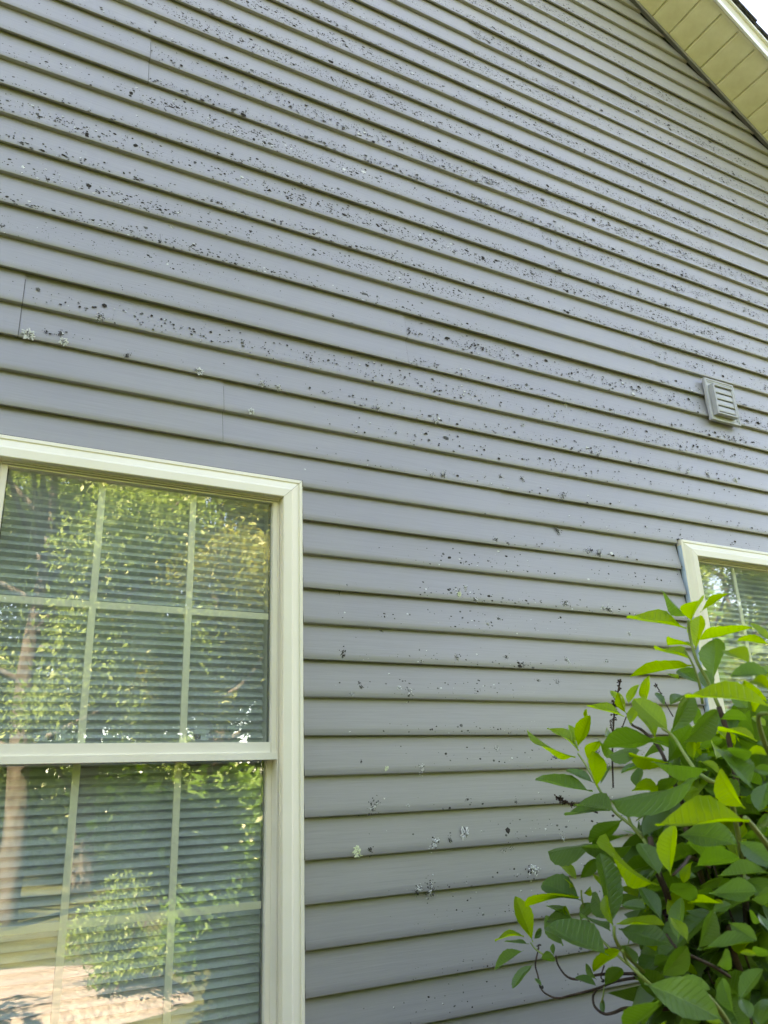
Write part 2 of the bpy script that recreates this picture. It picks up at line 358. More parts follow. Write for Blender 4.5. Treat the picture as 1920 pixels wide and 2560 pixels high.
# rake soffit: strips 5 in wide running out from the wall, V-grooved between
OUT = .282
ud = Vector((1, 0, -RS)).normalized(); ur = Vector((RS, 0, 1)).normalized()       # down the rake; up off the roof
O = Vector((RX, 0, RZ)); SP = .127; g0 = .1375
soffit = empty('soffit', (0, 0, 0), house)
prof = [(.0006, .0075), (.0055, .0072), (.0072, .001), (.0105, 0), (SP-.0045, 0), (SP-.0018, .001), (SP-.0006, .0075)]
vs = []
for y in (.0, -OUT+.004):
    for (a, h) in prof: vs.append(ud*a + ur*h + Vector((0, y, 0)))
n = len(prof); fs = [(i, i+1, n+i+1, n+i) for i in range(n-1)]
vs2 = [v+ur*.004 for v in vs]; m2 = len(vs)
strip = MB().add(vs+vs2, fs+[tuple(m2+q for q in f[::-1]) for f in fs]+[tuple(range(n))+tuple(range(m2+n-1, m2-1, -1)), tuple(range(2*n-1, n-1, -1))+tuple(range(m2+n, m2+2*n))]).mesh('soffit_panel', M_SOFFIT)
k = -28
while k < 28:
    a = g0 + k*SP
    p = O + ud*a
    if p.x > PEAKX+.02 and (p+ud*SP).x < EAVE_X+.35: place('soffit_panel', strip, soffit, p)
    k += 1
back = MB(); a0, a1 = (PEAKX-RX)*1.2019+.02, (EAVE_X+.33-RX)*1.2019
def rakebox(mb, a0, a1, y0, y1, h0, h1):
    vs = [O+ud*a+Vector((0, y, 0))+ur*h for h in (h0, h1) for (a, y) in ((a0, y0), (a1, y0), (a1, y1), (a0, y1))]
    mb.add(vs, [(0,3,2,1),(4,5,6,7),(0,1,5,4),(1,2,6,5),(2,3,7,6),(3,0,4,7)])
rakebox(back, a0, a1, -OUT+.002, 0, .0125, .022); back.build('backing', M_DARK, soffit)
ch = MB(); rakebox(ch, a0, a1, -.020, -.0165, -.024, .0); rakebox(ch, a0, a1, -.0165, .006, -.006, -.001); ch.build('wall_channel', M_CHAN, soffit)
fa = MB(); rakebox(fa, a0, a1, -OUT+.0045, -OUT+.017, -.0045, -.0005); fa.build('edge_trim', M_SOFFIT, soffit)
fa = MB(); rakebox(fa, a0, a1, -OUT-.012, -OUT+.0, -.012, .020); fa.build('drip_lip', M_WHITE, soffit)
fa = MB(); rakebox(fa, a0, a1, -OUT-.006, -OUT+.001, .0205, .088); fa.build('fascia_board', M_FASCIA, soffit)
fa = MB(); rakebox(fa, a0, a1, -OUT-.018, -OUT+.0, .0885, .104); fa.build('drip_edge', M_WHITE, soffit)
# left rake, out of frame
mirror = lambda v: Vector((2*PEAKX-v.x, v.y, v.z))
def rakebox_l(mb, *a):
    t = MB(); rakebox(t, *a); mb.add([mirror(Vector(v)) for v in t.v], [f[::-1] for f in t.f])
lf = MB(); rakebox_l(lf, a0, a1, -OUT+.002, 0, .0, .02); lf.build('left_soffit', M_SOFFIT, house)
lf = MB(); rakebox_l(lf, a0, a1, -OUT-.012, -OUT, -.012, .104); lf.build('left_fascia', M_FASCIA, house)
# roof slabs and shingle courses along the rake edge
roof = empty('roof', (0, 0, 0), house)
rd = MB(); rakebox(rd, a0-.02, a1, -OUT+.003, HD, .0225, .1045); rakebox_l(rd, a0-.0, a1, -OUT+.003, HD, .0225, .1045); rd.build('roof_deck', M_DARK, roof)
shm = []
for v in range(4):
    sh = MB(); j = [random.uniform(-.006, .006) for _ in range(6)]
    vs = []
    for h in (0, .012):
        for (a, y, q) in ((0, -OUT-.030+j[0], .004), (.30, -OUT-.030+j[1], .018), (.30, .62, .018), (0, .62, .004)):
            vs.append(ud*a+Vector((0, y, 0))+ur*(q+h))
    sh.add(vs, [(0,3,2,1),(4,5,6,7),(0,1,5,4),(1,2,6,5),(2,3,7,6),(3,0,4,7)]); shm.append(sh.mesh('shingle', M_SHING))
a = a0; i = 0
while a < a1-.14:
    place('shingle', shm[i % 4], roof, O+ud*a+ur*.1055); a += .142; i += 1
rs = MB(); rakebox(rs, a0-.02, a1, .62, HD, .105, .13); rakebox_l(rs, a0, a1, -OUT-.03, HD, .105, .13); tag(rs.build('roof_surface', M_SHING, roof), kind='stuff')

# ------------------------------------------------------------------ windows
def mitre_frame(prof, x0, x1, z0, z1):
    """four mitred lengths of a moulding; prof = (inward distance, y)"""
    out = []
    c = [(x0, z0, 1, 1), (x1, z0, -1, 1), (x1, z1, -1, -1), (x0, z1, 1, -1)]
    for e in range(4):
        b = MB(); A = c[e]; B = c[(e+1) % 4]; vs = []
        for q in (A, B):
            sh = .0004
            for (d, y) in prof:
                vs.append((q[0]+q[2]*d, y, q[1]+q[3]*d))
        n = len(prof); fs = [(i, n+i, n+i+1, i+1) for i in range(n-1)]
        # open the mitre by a hair
        dx, dz = B[0]-A[0], B[1]-A[1]; l = math.hypot(dx, dz); dx /= l; dz /= l
        vs = [(v[0]+dx*.0006, v[1], v[2]+dz*.0006) if i < n else (v[0]-dx*.0006, v[1], v[2]-dz*.0006) for i, v in enumerate(vs)]
        fs += [tuple(range(n)), tuple(range(2*n-1, n-1, -1))]
        b.add(vs, fs); out.append(b)
    return out
CASING = [(0, .017), (0, -.004), (.002, -.0065), (.0105, -.0075), (.0112, -.005), (.0125, -.0048), (.032, -.0115), (.039, -.0175), (.062, -.019), (.064, -.017), (.064, .016)]
JAMB = [(.0642, .09), (.0642, .0015), (.0665, .0005), (.0672, .009), (.0685, .009), (.0690, .0035), (.0708, .0035), (.0708, .09)]
def make_window(name, label, dx, flash):
    w = empty(name, (W1[0]+dx, 0, WZ[0]), house); w['label'] = label
    X0, X1 = 0, W1[1]-W1[0]; Z0, Z1 = 0, WZ[1]-WZ[0]
    for b in mitre_frame(CASING, X0, X1, Z0, Z1): b.build('casing', M_CREAM, w)
    for b in mitre_frame(JAMB, X0, X1, Z0, Z1): b.build('jamb', M_SASH, w)
    gx0, gx1 = .086, X1-.086
    zm = 1.668-WZ[0]                      # top of the lower lip
    def sash(y, zb_, zt_, rail_b, rail_t):
        pr = [(0, y+.03), (0, y+.001), (.001, y), (.0135, y), (.0150, y+.006), (.0150, y+.03)]
        # stiles
        for (xo, sgn) in ((.0710, 1), (X1-.0710, -1)):
            vs = [(xo+sgn*d, yy, z) for z in (zb_, zt_) for (d, yy) in pr]; n = len(pr)
            MB().add(vs, [(i, i+1, n+i+1, n+i) for i in range(n-1)]+[tuple(range(n-1, -1, -1)), tuple(range(n, 2*n))]).build('sash_stile', M_SASH, w)
        for (za_, zc_) in ((zb_, zb_+rail_b), (zt_-rail_t, zt_)):
            MB().box(gx0+.0003, gx1-.0003, y+.0005, y+.03, za_, zc_).build('sash_rail', M_SASH, w)
    # upper sash (outer track) and lower sash (inner track)
    yu, yl = .010, .043
    zu0, zu1 = zm-.004, Z1-.0725
    sash(yu, zu0, zu1, .027, .004)
    MB().box(.0705, X1-.0705, yu-.006, yu+.028, zm-.021, zm-.0045).build('meeting_lip', M_SASH, w)
    zl0, zl1 = .0715, zm+.022
    sash(yl, zl0, zl1, .045, .030)
    for (y, za_, zb_) in ((yu+.012, zu0+.0272, zu1-.0042), (yl+.012, zl0+.0452, zl1-.0302)):
        pn = MB().box(gx0+.0004, gx1-.0004, y, y+.003, za_, zb_); pn.build('pane', M_GLASS, w)
        gw = (gx1-gx0)
        xsm = (gx0+gw*.330, gx0+gw*.676); zc = (za_+zb_)/2
        zc = (2.027-WZ[0]) if y < .03 else (1.303-WZ[0])
        for x in xsm: MB().box(x-.0085, x+.0085, y+.0062, y+.0112, za_, zb_).build('muntin', M_MUNTIN, w)
        e = [gx0+.0006, xsm[0]-.0087, xsm[0]+.0087, xsm[1]-.0087, xsm[1]+.0087, gx1-.0006]
        for i in (0, 2, 4): MB().box(e[i], e[i+1], y+.0068, y+.0106, zc-.0085, zc+.0085).build('muntin', M_MUNTIN, w)
        MB().box(gx0+.0005, gx1-.0005, y+.0135, y+.0155, za_, zb_).build('pane', M_GLASS, w)
        # dark glazing spacer round the glass
        for (a, b_) in ((gx0+.0005, gx0+.0035), (gx1-.0035, gx1-.0005)): MB().box(a, b_, y+.0042, y+.013, za_, zb_).build('glazing_spacer', M_DARK, w)
    # sash locks standing on the lower sash's top rail, seen through the glass
    for x in (.250, .596):
        z = zl1+.010
        lk = MB().box(x-.034, x+.034, yl+.008, yl+.030, z, z+.006).box(x-.020, x+.026, yl+.010, yl+.026, z+.0062, z+.018)
        lk.add([(x-.038, yl+.006, z+.0152), (x+.032, yl+.006, z+.0152), (x+.038, yl+.006, z+.025), (x+.002, yl+.006, z+.026), (x-.038, yl+.006, z+.0175),
                (x-.034, yl+.022, z+.0152), (x+.032, yl+.022, z+.0152), (x+.036, yl+.022, z+.021), (x+.002, yl+.022, z+.022), (x-.034, yl+.022, z+.0175)],
               [(0,1,2,3,4), (9,8,7,6,5), (0,5,6,1), (1,6,7,2), (2,7,8,3), (3,8,9,4), (4,9,5,0)])
        lk.build('sash_lock', M_LOCK, w)
        MB().box(x-.006, x+.012, yl+.0045, yl+.0057, z+.001, z+.0135).build('keeper_slot', M_DARK, w)
    # exterior sill
    MB().box(.066, X1-.066, -.010, .09, .045, .0705).build('sill', M_CREAM, w)
    # rough-opening lining between casing and room
    for b in mitre_frame([(.03, .0175), (.0712, .0905), (.0712, .125), (.03, .125)], X0, X1, Z0, Z1): b.build('lining', M_SASH, w)
    if flash:
        pts = []
        f = MB(); zs = np.linspace(.25, Z1-.024, 60)
        vs = []
        for z in zs:
            vs += [(-.0012, .0165, z), (-.0012, -.0035, z), (-.0002, -.0035, z)]
        f.add(vs, [(3*i+j, 3*i+j+1, 3*i+j+4, 3*i+j+3) for i in range(len(zs)-1) for j in range(2)])
        f.build('flashing_strip', M_BLUE, w)['label'] = 'pale blue flashing strip showing beside the casing'
    return w
win1 = make_window('window', 'large cream double hung window at the left', 0, False)
win2 = make_window('window', 'cream window behind the shrub at the right edge', 2.442, True)

# mini blinds: every slat its own piece
def make_blind(dx, label):
    b = tag(empty('window_blind', (W1[0]+dx, .104, WZ[0]+.1)), label, 'blind', 'white mini blinds inside the windows')
    X1 = W1[1]-W1[0]; wdt = .0255; th = math.radians(38)
    arc = []
    n = 5
    for i in range(n):
        t = i/(n-1)-.5; y = t*wdt; h = .0022*(1-(2*t)**2)
        arc.append((y*math.cos(th)-h*math.sin(th), y*math.sin(th)+h*math.cos(th)))
    vs = [(x, y, z) for x in (.078, X1-.078) for (y, z) in arc]
    me = MB().add(vs, [(i, n+i, n+i+1, i+1) for i in range(n-1)]).mesh('slat', M_BLIND, smooth=True)
    z = .0; i = 0
    while z < 1.36:
        o = place('slat', me, b, (random.uniform(-.001, .001), 0, z)); o.rotation_euler = (random.uniform(-.035, .035), random.uniform(-.0012, .0012), 0)
        z += .0215; i += 1
    MB().box(.076, X1-.076, -.016, .016, 1.372, 1.40).build('head_rail', M_BLIND, b)
    MB().box(.078, X1-.078, -.012, .012, -.03, -.016).build('bottom_rail', M_BLIND, b)
    for x in (.16, X1/2, X1-.16):
        for y in (-.0125, .0125): MB().tube([(x, y, -.02), (x, y, 1.375)], .0006, 4).build('ladder_cord', M_BLIND, b)
make_blind(0, 'white mini blind hanging inside the large left window')
make_blind(2.442, 'white mini blind inside the window behind the shrub')

# ------------------------------------------------------------------ exhaust vent
VC = (1.975, 3.107)
vent = tag(empty('exhaust_vent', (VC[0], 0, VC[1])), 'small square grey louvred exhaust vent on the siding', 'vent')
hw, hh = .0925, .1015
MB().box(-hw+.012, hw-.012, -.0105, .012, -hh+.012, hh-.012).build('mounting_block', M_VENT, vent)
for q in mitre_frame([(0, -.001), (0, -.013), (.002, -.016), (.0075, -.016), (.0095, -.0135), (.016, -.013), (.016, -.0108)], -hw, hw, -hh, hh): q.build('flange', M_VENT, vent)
hx, hz = .063, .0725; oz = -.0055; ox = -.008
for q in mitre_frame([(0, -.0107), (0, -.034), (.002, -.036), (.0075, -.036), (.0095, -.032), (.0095, -.0110)], ox-hx, ox+hx, oz-hz, oz+hz): q.build('hood', M_VENT, vent)
zt_ = oz+hz-.0125; st = (2*hz-.0245)/4
for i in range(4):
    z1_ = zt_-i*st; vs = []; ss_ = np.linspace(0, 1, 7)
    for s_ in ss_:
        for x_ in (ox-.0528, ox+.0528): vs.append((x_, -.0290-.0038*math.sin(s_*math.pi*.60), z1_-(st-.0014)*s_))
    vs += [(v[0], v[1]+.0018, v[2]) for v in vs]
    n = 14; fs = [(2*j, 2*j+2, 2*j+3, 2*j+1) for j in range(6)]+[(n+2*j, n+2*j+1, n+2*j+3, n+2*j+2) for j in range(6)]+[(12, n+12, n+13, 13), (0, 1, n+1, n)]
    MB().add(vs, fs).build('louver', M_VENT, vent, smooth=True)
MB().box(ox-.0533, ox+.0533, -.0125, -.0112, oz-hz+.0098, oz+hz-.0098).build('duct_opening', M_DARK, vent)

# ------------------------------------------------------------------ lichen
def density(x, k, t):
    """how much lichen on course k (lap line below it) at x, t up the course"""
    z = zk(k)+t*E
    d = 1.0
    edge = rake_x(z)-x                        # clean strip under the eave
    d *= min(1, max(0, (edge-.42)/.55))
    if z < 2.75:                              # shelter of the windows, fewer low down
        d *= .42 if x > 0 else .0
        d *= min(1, max(0.0, (x-.06)/.45)) if z < 2.44 else 1
        if x > 1.35: d *= .5
    if z < 2.35: d *= .55
    if z < 1.55: d *= .7
    if 2.44 <= z < 2.95: d *= .5 if x > .15 else (.40 if z > 2.62 else .06)
    if k % 2 == 0: d *= math.exp(-((t-.12)/.22)**2)*1.15
    else: d *= math.exp(-((t-.36)/.27)**2)
    if x < -.6 and z > 3: d *= .75
    return d
specks = {0: [[], []], 1: [[], []], 2: [[], []]}
blobs = [(random.uniform(-1.2, 4), random.uniform(1, 5.4), random.uniform(.05, .22)) for _ in range(420)]
B_ = np.array(blobs)
def clump(x, z):
    return float(np.sum(np.exp(-((B_[:, 0]-x)**2/(B_[:, 2]*1.5)**2+(B_[:, 1]-z)**2/(B_[:, 2]*.5)**2))))
def clean(x, z, m=.004):
    for w in (W1, W2):
        if w[0]-m < x < w[1]+m and z < WZ[1]+m: return True
    return abs(x-1.975) < .105 and abs(z-3.107) < .112
def surf(x, k, t): return LAP*(.5*t+.5*t**1.25) if t > .03 else 0.0
def blob(kind, x, z, y, r, ax=1.0, hgt=.0007):
    V, F = specks[kind]; n = 6 if r > .0022 else 5; b0 = len(V)
    th = random.random()*6; nrm = -hgt
    slope = LAP/E
    V.append((x, y+nrm, z))
    for i in range(n):
        a = th+2*math.pi*i/n; rr = r*random.uniform(.6, 1.25); dx = rr*ax*math.cos(a); dz = rr*math.sin(a)
        V.append((x+dx, y+dz*slope-.00015, z+dz))
    for i in range(n): F.append((b0, b0+1+(i+1) % n, b0+1+i))
rl = random.Random(11); random.seed(12)
cnt = 0; tries = 0
while cnt < 40000 and tries < 600000:
    tries += 1
    x = rl.uniform(-1.5, 4.2); k = rl.randint(-10, 34); t = rl.uniform(.02, .85)
    z = zk(k)+t*E
    if z < .9 or clean(x, z): continue
    if x > rake_x(z)-.1: continue
    d = density(x, k, t)*(.34+.70*min(1.2, clump(x, z)))
    if rl.random() > d: continue
    u = rl.random(); r = .0010+.0022*rl.random()**2+(.0028*rl.random() if u > .90 else 0)+(.004*rl.random() if u > .985 else 0)
    low = z < 2.7
    kind = 0 if rl.random() < (.62 if not low else .5) else (1 if rl.random() < (.84 if not low else .72) else 2)
    blob(kind, x, z, surf(x, k, t), r, rl.uniform(1.0, 1.7)); cnt += 1
    if kind == 2 and r > .0016:        # crusts: a dark rim beside the pale lobe
        blob(0, x+r*.7, z-r*.8, surf(x, k, t), r*.7, 1.4)
for kd, (nm, m) in {0: ('black_lichen_specks', M_LBLACK), 1: ('grey_lichen_specks', M_LGREY), 2: ('silver_lichen_specks', M_LWHITE)}.items():
    tag(MB().add(*specks[kd]).build(nm, m, house), kind='stuff')
# lobed rosettes, modelled one by one
def rosette(seed, lobes, m0, m1):
    q = random.Random(seed); b = MB(); fi = []
    def lobe(ang, L, w, y0, mi):
        vs = []; n = 5; c, s_ = math.cos(ang), math.sin(ang)
        for i in range(n):
            t = i/(n-1); r = .12+t*(L-.12); ww = w*(.55+.75*t)*(1 if t < .99 else .65); bend = .12*math.sin(3*t+ang*5)
            hgt = -(.05+.06*math.sin(t*3.0))-y0
            for sd in (-1, 0, 1):
                px = r; pz = sd*ww+bend
                vs.append((px*c-pz*s_, hgt*(1 if sd == 0 else .35), px*s_+pz*c))
        f0 = len(b.f); b.add(vs, [(3*i+j, 3*i+3+j, 3*i+4+j, 3*i+1+j) for i in range(n-1) for j in (0, 1)]); fi.extend([mi]*(len(b.f)-f0))
    for i in range(lobes):
        a = 2*math.pi*i/lobes+q.uniform(-.2, .2); L = q.uniform(.7, 1.05); lobe(a, L, q.uniform(.07, .13), 0, 0)
        for sg in (-1, 1):
            if q.random() < .75: lobe(a+sg*q.uniform(.18, .34), L*q.uniform(.6, .95), q.uniform(.05, .09), .02, 0 if q.random() < .8 else 1)
    for i in range(lobes): lobe(q.random()*6.28, q.uniform(.3, .5), q.uniform(.07, .13), .05, 1 if q.random() < .6 else 0)
    me = b.mesh('lichen_rosette', [m0, m1]); me.polygons.foreach_set('material_index', fi); return me
def crust(seed, n, sp, m0, m1, p1):
    # a ragged crust: many small overlapping warts, thinning outwards
    q = random.Random(seed); b = MB(); fi = []
    lean = q.uniform(0, 6.28); el_ = q.uniform(1.0, 1.8)
    for i in range(n):
        u, v = q.gauss(0, sp*el_), q.gauss(0, sp); cx, cz = u*math.cos(lean)-v*math.sin(lean), u*math.sin(lean)+v*math.cos(lean)
        r = q.uniform(.05, .20)*(1.15-min(1, math.hypot(cx, cz))*.5); k = 6; t0 = q.random()*6; f0 = len(b.f)
        b.add([(cx, -.05-.22*q.random()*r/.2, cz)]+[(cx+r*q.uniform(.55, 1.3)*math.cos(t0+j*1.047), .02, cz+r*q.uniform(.55, 1.3)*math.sin(t0+j*1.047)) for j in range(k)], [(0, 1+(j+1) % k, 1+j) for j in range(k)])
        fi.extend([1 if q.random() < p1 else 0]*(len(b.f)-f0))
    me = b.mesh('lichen_rosette', [m0, m1]); me.polygons.foreach_set('material_index', fi); return me
ROS = {'s': [rosette(i, 13+i, M_LWHITE, M_LGREY) for i in range(2)]+[crust(80+i, 40, .40, M_LWHITE, M_LBLACK, .3) for i in range(3)], 'd': [crust(20+i, 26+4*i, .34, M_LBLACK, M_LGREY, .25) for i in range(6)],
       'g': [rosette(40+i, 15, M_LGREEN, M_LGREEN) for i in range(2)], 'm': [crust(60+i, 34+5*i, .42, M_LGREY, M_LWHITE, .35) for i in range(6)]}
# (x, z, radius, kind)
def wall_pt(u, v):          # photograph coordinates to the wall plane, for reading positions off the picture
    d = RT*((u-960)/1982.5) + UP*((1280-v)/1982.5) + fw
    p = CAM + d*(-CAM.y/d.y); return p.x, p.z
LARGE = [(895,2130,11.5,'g'),(968,1922,6.5,'g'),(925,2128,9,'d'),(1087,2106,14,'s'),(1128,2100,12,'d'),(1165,2086,13,'s'),(930,2018,14,'m'),(1054,1920,11,'s'),
 (1048,2218,9,'s'),(1042,2232,9,'d'),(1076,2222,13,'m'),(1336,2183,19,'s'),(905,1905,7,'d'),(906,1716,10,'d'),(856,1636,14,'d'),(1022,1732,12,'m'),(900,1706,5,'d'),
 (1400,1325,13,'m'),(1408,1240,11,'m'),(1480,1375,10,'d'),(1470,1378,9,'s'),(1500,1382,12,'m'),(1270,1358,8,'d'),(1240,1352,9,'m'),(1525,1525,13,'m'),(1508,1522,10,'s'),(1415,1508,9,'m'),
 (1575,1585,9,'s'),(1420,1655,10,'s'),(1518,1655,9,'s'),(1306,1660,9,'m'),(1268,1642,8,'d'),(1145,1645,7,'m'),(832,790,9,'d'),(318,888,9,'d'),(116,828,7,'d'),(70,835,13,'s'),(152,832,9,'d'),
 (158,853,9,'s'),(120,448,8,'d'),(545,505,8,'d'),(530,500,6,'d'),(683,551,8,'d'),(500,928,9,'s'),(493,925,6,'m'),(657,960,10,'m'),(696,968,9,'s'),(250,792,11,'m'),(628,1028,8,'s'),(945,1020,9,'m'),
 (1090,1052,9,'s'),(1235,1078,6,'d'),(1110,1186,11,'m'),(1082,1188,8,'s'),(1310,1195,9,'m'),(1255,1190,8,'m'),(1145,1480,10,'m'),(1165,1468,8,'s'),(1150,1487,7,'g'),(1190,1500,9,'m'),
 (860,318,8,'m'),(925,242,7,'d'),(920,335,6,'d'),(1370,378,8,'d'),(1225,455,8,'m'),(1645,500,6,'d'),(1690,596,6,'d'),(1480,1130,9,'d'),(1495,1135,8,'m'),(1700,1170,9,'m'),(1720,1178,9,'s'),
 (1770,1185,8,'m'),(1840,1200,8,'s'),(1310,1060,7,'s'),(1660,955,6,'s'),(1420,1010,6,'s'),(1535,1032,7,'m'),(430,560,6,'s'),(400,602,7,'d'),(8,565,9,'d'),(390,50,6,'d'),(330,55,6,'d'),
 (880,1735,6,'m'),(1000,1720,6,'s'),(1340,2105,7,'m'),(1408,2095,8,'s'),(1500,1880,9,'m'),(1520,1915,8,'s'),(855,1480,6,'m'),(868,1462,4,'d'),(1290,2005,7,'d'),(1170,2000,7,'d'),(1245,1870,7,'m'),
 (1400,1705,7,'m'),(1350,1700,6,'d'),(1250,1545,6,'m'),(1220,1560,5,'s'),(960,1575,6,'m'),(930,1570,4,'s'),(1020,2015,5,'s'),(1265,2130,7,'m'),(1285,2120,6,'s'),(1390,1895,9,'m')]
for i, (u, v, r, kd) in enumerate(LARGE):
    x, z = wall_pt(u, v)
    if clean(x, z): continue
    t = ((z-zk(0))/E) % 1.0
    o = place('lichen_rosette', random.choice(ROS[kd]), house, (x, surf(x, 0, t)-.0006, z))
    rr = r*(.00125 if kd == 'd' else .00155); o.scale = (rr*random.uniform(.9, 1.2), rr*.55, rr*random.uniform(.8, 1.05))
    o.rotation_euler = (-LAP/E, random.random()*6.28, 0)

print('specks', cnt, tries)

# ------------------------------------------------------------------ shrub
def leaf_mesh(seed, mat_, w=.23, curl=.18, fold=.12):
    q = random.Random(seed); nu, nv = 6, 15; vs = []; uv = []
    tw = q.uniform(-.35, .35); wav = q.uniform(.008, .028); cup = q.uniform(-.12, .10); ph = q.random()*6
    for j in range(nv):
        t = j/(nv-1)
        if t < .08: hw_ = .012
        else:
            s_ = (t-.08)/.92
            hw_ = .012*(1-s_) + w*(math.sin(math.pi*s_**1.28)**.68)*(1-.10*s_)
            hw_ *= 1+(.045 if j % 2 else -.02)*(1 if t > .4 else .3)
        if j == nv-1: hw_ = .004
        for i in range(nu+1):
            u = (i/nu-.5)*2
            x = u*hw_; z = fold*abs(u)*hw_*1.6/w*.6 - curl*(t**2)*.8 + wav*math.sin(9*t+ph+u)*abs(u) + tw*x*t + cup*x*x/w + .03*math.sin(3.5*t+ph)
            vs.append((x, t, z)); uv.append((x, t))
    fs = [(j*(nu+1)+i, j*(nu+1)+i+1, (j+1)*(nu+1)+i+1, (j+1)*(nu+1)+i) for j in range(nv-1) for i in range(nu)]
    me = MB().add(vs, fs).mesh('leaf', mat_, smooth=True)
    ul = me.uv_layers.new(name='UVMap')
    for lp in me.loops: ul.data[lp.index].uv = uv[lp.vertex_index]
    return me
LM = {'Y': [leaf_mesh(i, M_LEAFY, .19+.012*(i % 4), .06+.07*(i % 3)) for i in range(8)], 'M': [leaf_mesh(50+i, M_LEAFM, .20+.012*(i % 4), .05+.08*(i % 3)) for i in range(8)]}
def pix(u, v, d):
    r_ = (RT*((u-960)/1982.5) + UP*((1280-v)/1982.5) + fw).normalized()
    return CAM + r_*d
shrub = tag(empty('shrub', (.62, -.98, 0)), 'leafy green shrub growing in front of the right window', 'shrub')
SL = Vector((.62, -.98, 0))
S_ = 680/1659
def PA(x, y, d): return pix(1240+x*S_, 1480+y*S_, d)
def PB(x, y, d): return pix(1240+x*S_, 2020+y*S_, d)
rb = random.Random(5)
def put_leaf(B, T, wpx, lpx, kind, flip=None):
    a = T-B; L = a.length; a.normalize()
    view = ((B+T)/2-CAM).normalized()
    s = a.cross(view)
    if s.length < .05: s = a.orthogonal()
    s.normalize()
    me = rb.choice(LM[kind])
    true = .42*L; vis = wpx/lpx*(a - view*a.dot(view)).length*L
    ratio = vis/true; wsc = 1.0
    if ratio > 1: wsc = min(1.5, ratio); ratio = 1
    wsc = max(wsc, .95)*1.08; L *= 1.06; phi = math.acos(max(.12, min(1, ratio/wsc)))
    if flip is None: flip = rb.choice((-1, 1))
    n0 = s.cross(a).normalized()           # faces away or towards the camera
    if n0.z < 0: n0 = -n0; s = -s
    c = []
    for sg in (1, -1):
        R = Matrix.Rotation(sg*phi, 3, a); c.append((R @ n0, R @ s))
    c.sort(key=lambda q: -q[0].z)
    nn, ss = c[0] if rb.random() < .8 else c[1]
    if ss.cross(a).dot(nn) < 0: ss = -ss
    o = place('leaf', me, shrub)
    m = Matrix((ss*L*wsc, a*L, nn*L)).transposed().to_4x4(); m.translation = B-SL
    o.matrix_local = m
LA = [(1195,190,1215,20,150,'Y',.95,.90),(1160,240,820,130,60,'Y',.95,1.0),(1160,160,1020,0,50,'M',.96,1.0),(1250,130,1395,0,50,'Y',.95,.95),(1215,350,1240,150,80,'Y',.97,.99),
(1220,290,1540,215,62,'Y',.94,.90),(1200,465,830,485,80,'Y',.95,.92),(1180,420,990,330,40,'Y',.97,1.02),(1190,340,1060,290,20,'Y',.96,1.0),(1325,530,1320,285,140,'M',.9,.92),(1550,450,1410,340,110,'Y',.8,.84),
(1235,560,1120,455,100,'M',.98,1.0),(1120,530,1050,500,30,'Y',1.0,1.02),(1680,300,1560,195,50,'Y',.75,.76),(1680,325,1490,280,50,'Y',.75,.76),(1680,500,1430,470,80,'M',.70,.72),(1690,720,1170,580,170,'Y',.62,.66),
(1680,600,1560,520,100,'Y',.7,.72),(1620,590,1670,430,100,'Y',.72,.75),(925,680,905,510,110,'Y',1.03,1.05),(810,690,850,560,80,'Y',1.04,1.05),(800,745,740,620,70,'Y',1.05,1.04),(740,670,705,600,45,'Y',1.05,1.06),
(780,770,570,680,40,'Y',1.05,1.08),(825,820,860,670,90,'Y',1.0,1.02),(1060,850,850,660,150,'Y',.86,.88),(975,890,890,720,110,'Y',.88,.9),(1075,860,1200,630,130,'M',.86,.88),(1130,920,1355,740,160,'M',.80,.82),
(1060,690,1130,625,70,'M',.98,1.0),(1030,690,980,610,50,'M',1.05,1.06),(1370,770,1520,750,80,'M',.82,.8),(1590,920,1370,810,70,'Y',.72,.75),(490,1000,185,905,55,'Y',1.14,1.17),(500,975,345,805,50,'Y',1.15,1.18),
(500,960,560,760,75,'Y',1.15,1.15),(480,930,455,810,45,'Y',1.16,1.17),(555,790,548,715,22,'Y',1.15,1.15),(560,1030,620,905,110,'Y',1.12,1.10),(620,1190,600,980,120,'Y',1.10,1.09),(640,1170,690,1040,60,'M',1.11,1.14),
(600,1165,440,1085,35,'M',1.12,1.14),(590,1215,260,1135,35,'M',1.1,1.14),(740,1000,600,920,80,'M',1.06,1.1),(1040,900,680,905,75,'M',.88,.92),(890,965,715,1010,120,'M',.94,.96),(1050,1030,810,1020,80,'Y',.92,.94),
(1290,1080,950,1090,130,'M',.78,.82),(720,1340,500,1240,100,'M',1.0,1.06),(870,1210,860,1070,120,'M',.98,.99),(830,1210,985,1170,80,'Y',.95,.93),(1260,1150,790,1330,150,'M',.74,.80),(1530,1320,1325,1110,210,'Y',.64,.67),
(1560,1180,1400,930,180,'M',.64,.68),(1210,1030,1190,900,80,'Y',.9,.92),(1230,960,1370,890,60,'M',.88,.87),(1340,1020,1340,920,90,'Y',.84,.86),(1240,1030,1350,1080,40,'Y',.86,.84),(1680,1000,1520,970,70,'Y',.7,.72),
(1400,960,1530,1000,50,'M',.68,.66),(1560,1070,1680,1095,70,'M',.68,.67),(660,880,700,840,50,'M',1.1,1.12),(720,900,690,870,60,'Y',1.08,1.1),(1660,1150,1600,1317,90,'M',.85,.83),(1310,620,1260,480,80,'M',1.0,1.02),
(1400,900,1350,820,70,'Y',.88,.9),(1430,620,1520,690,70,'M',.9,.88),(1540,700,1440,660,60,'M',.92,.9),(1650,820,1570,760,70,'Y',.85,.86),(1100,1130,1010,1190,70,'M',.92,.95),(1130,1240,1230,1180,80,'Y',.9,.92)]
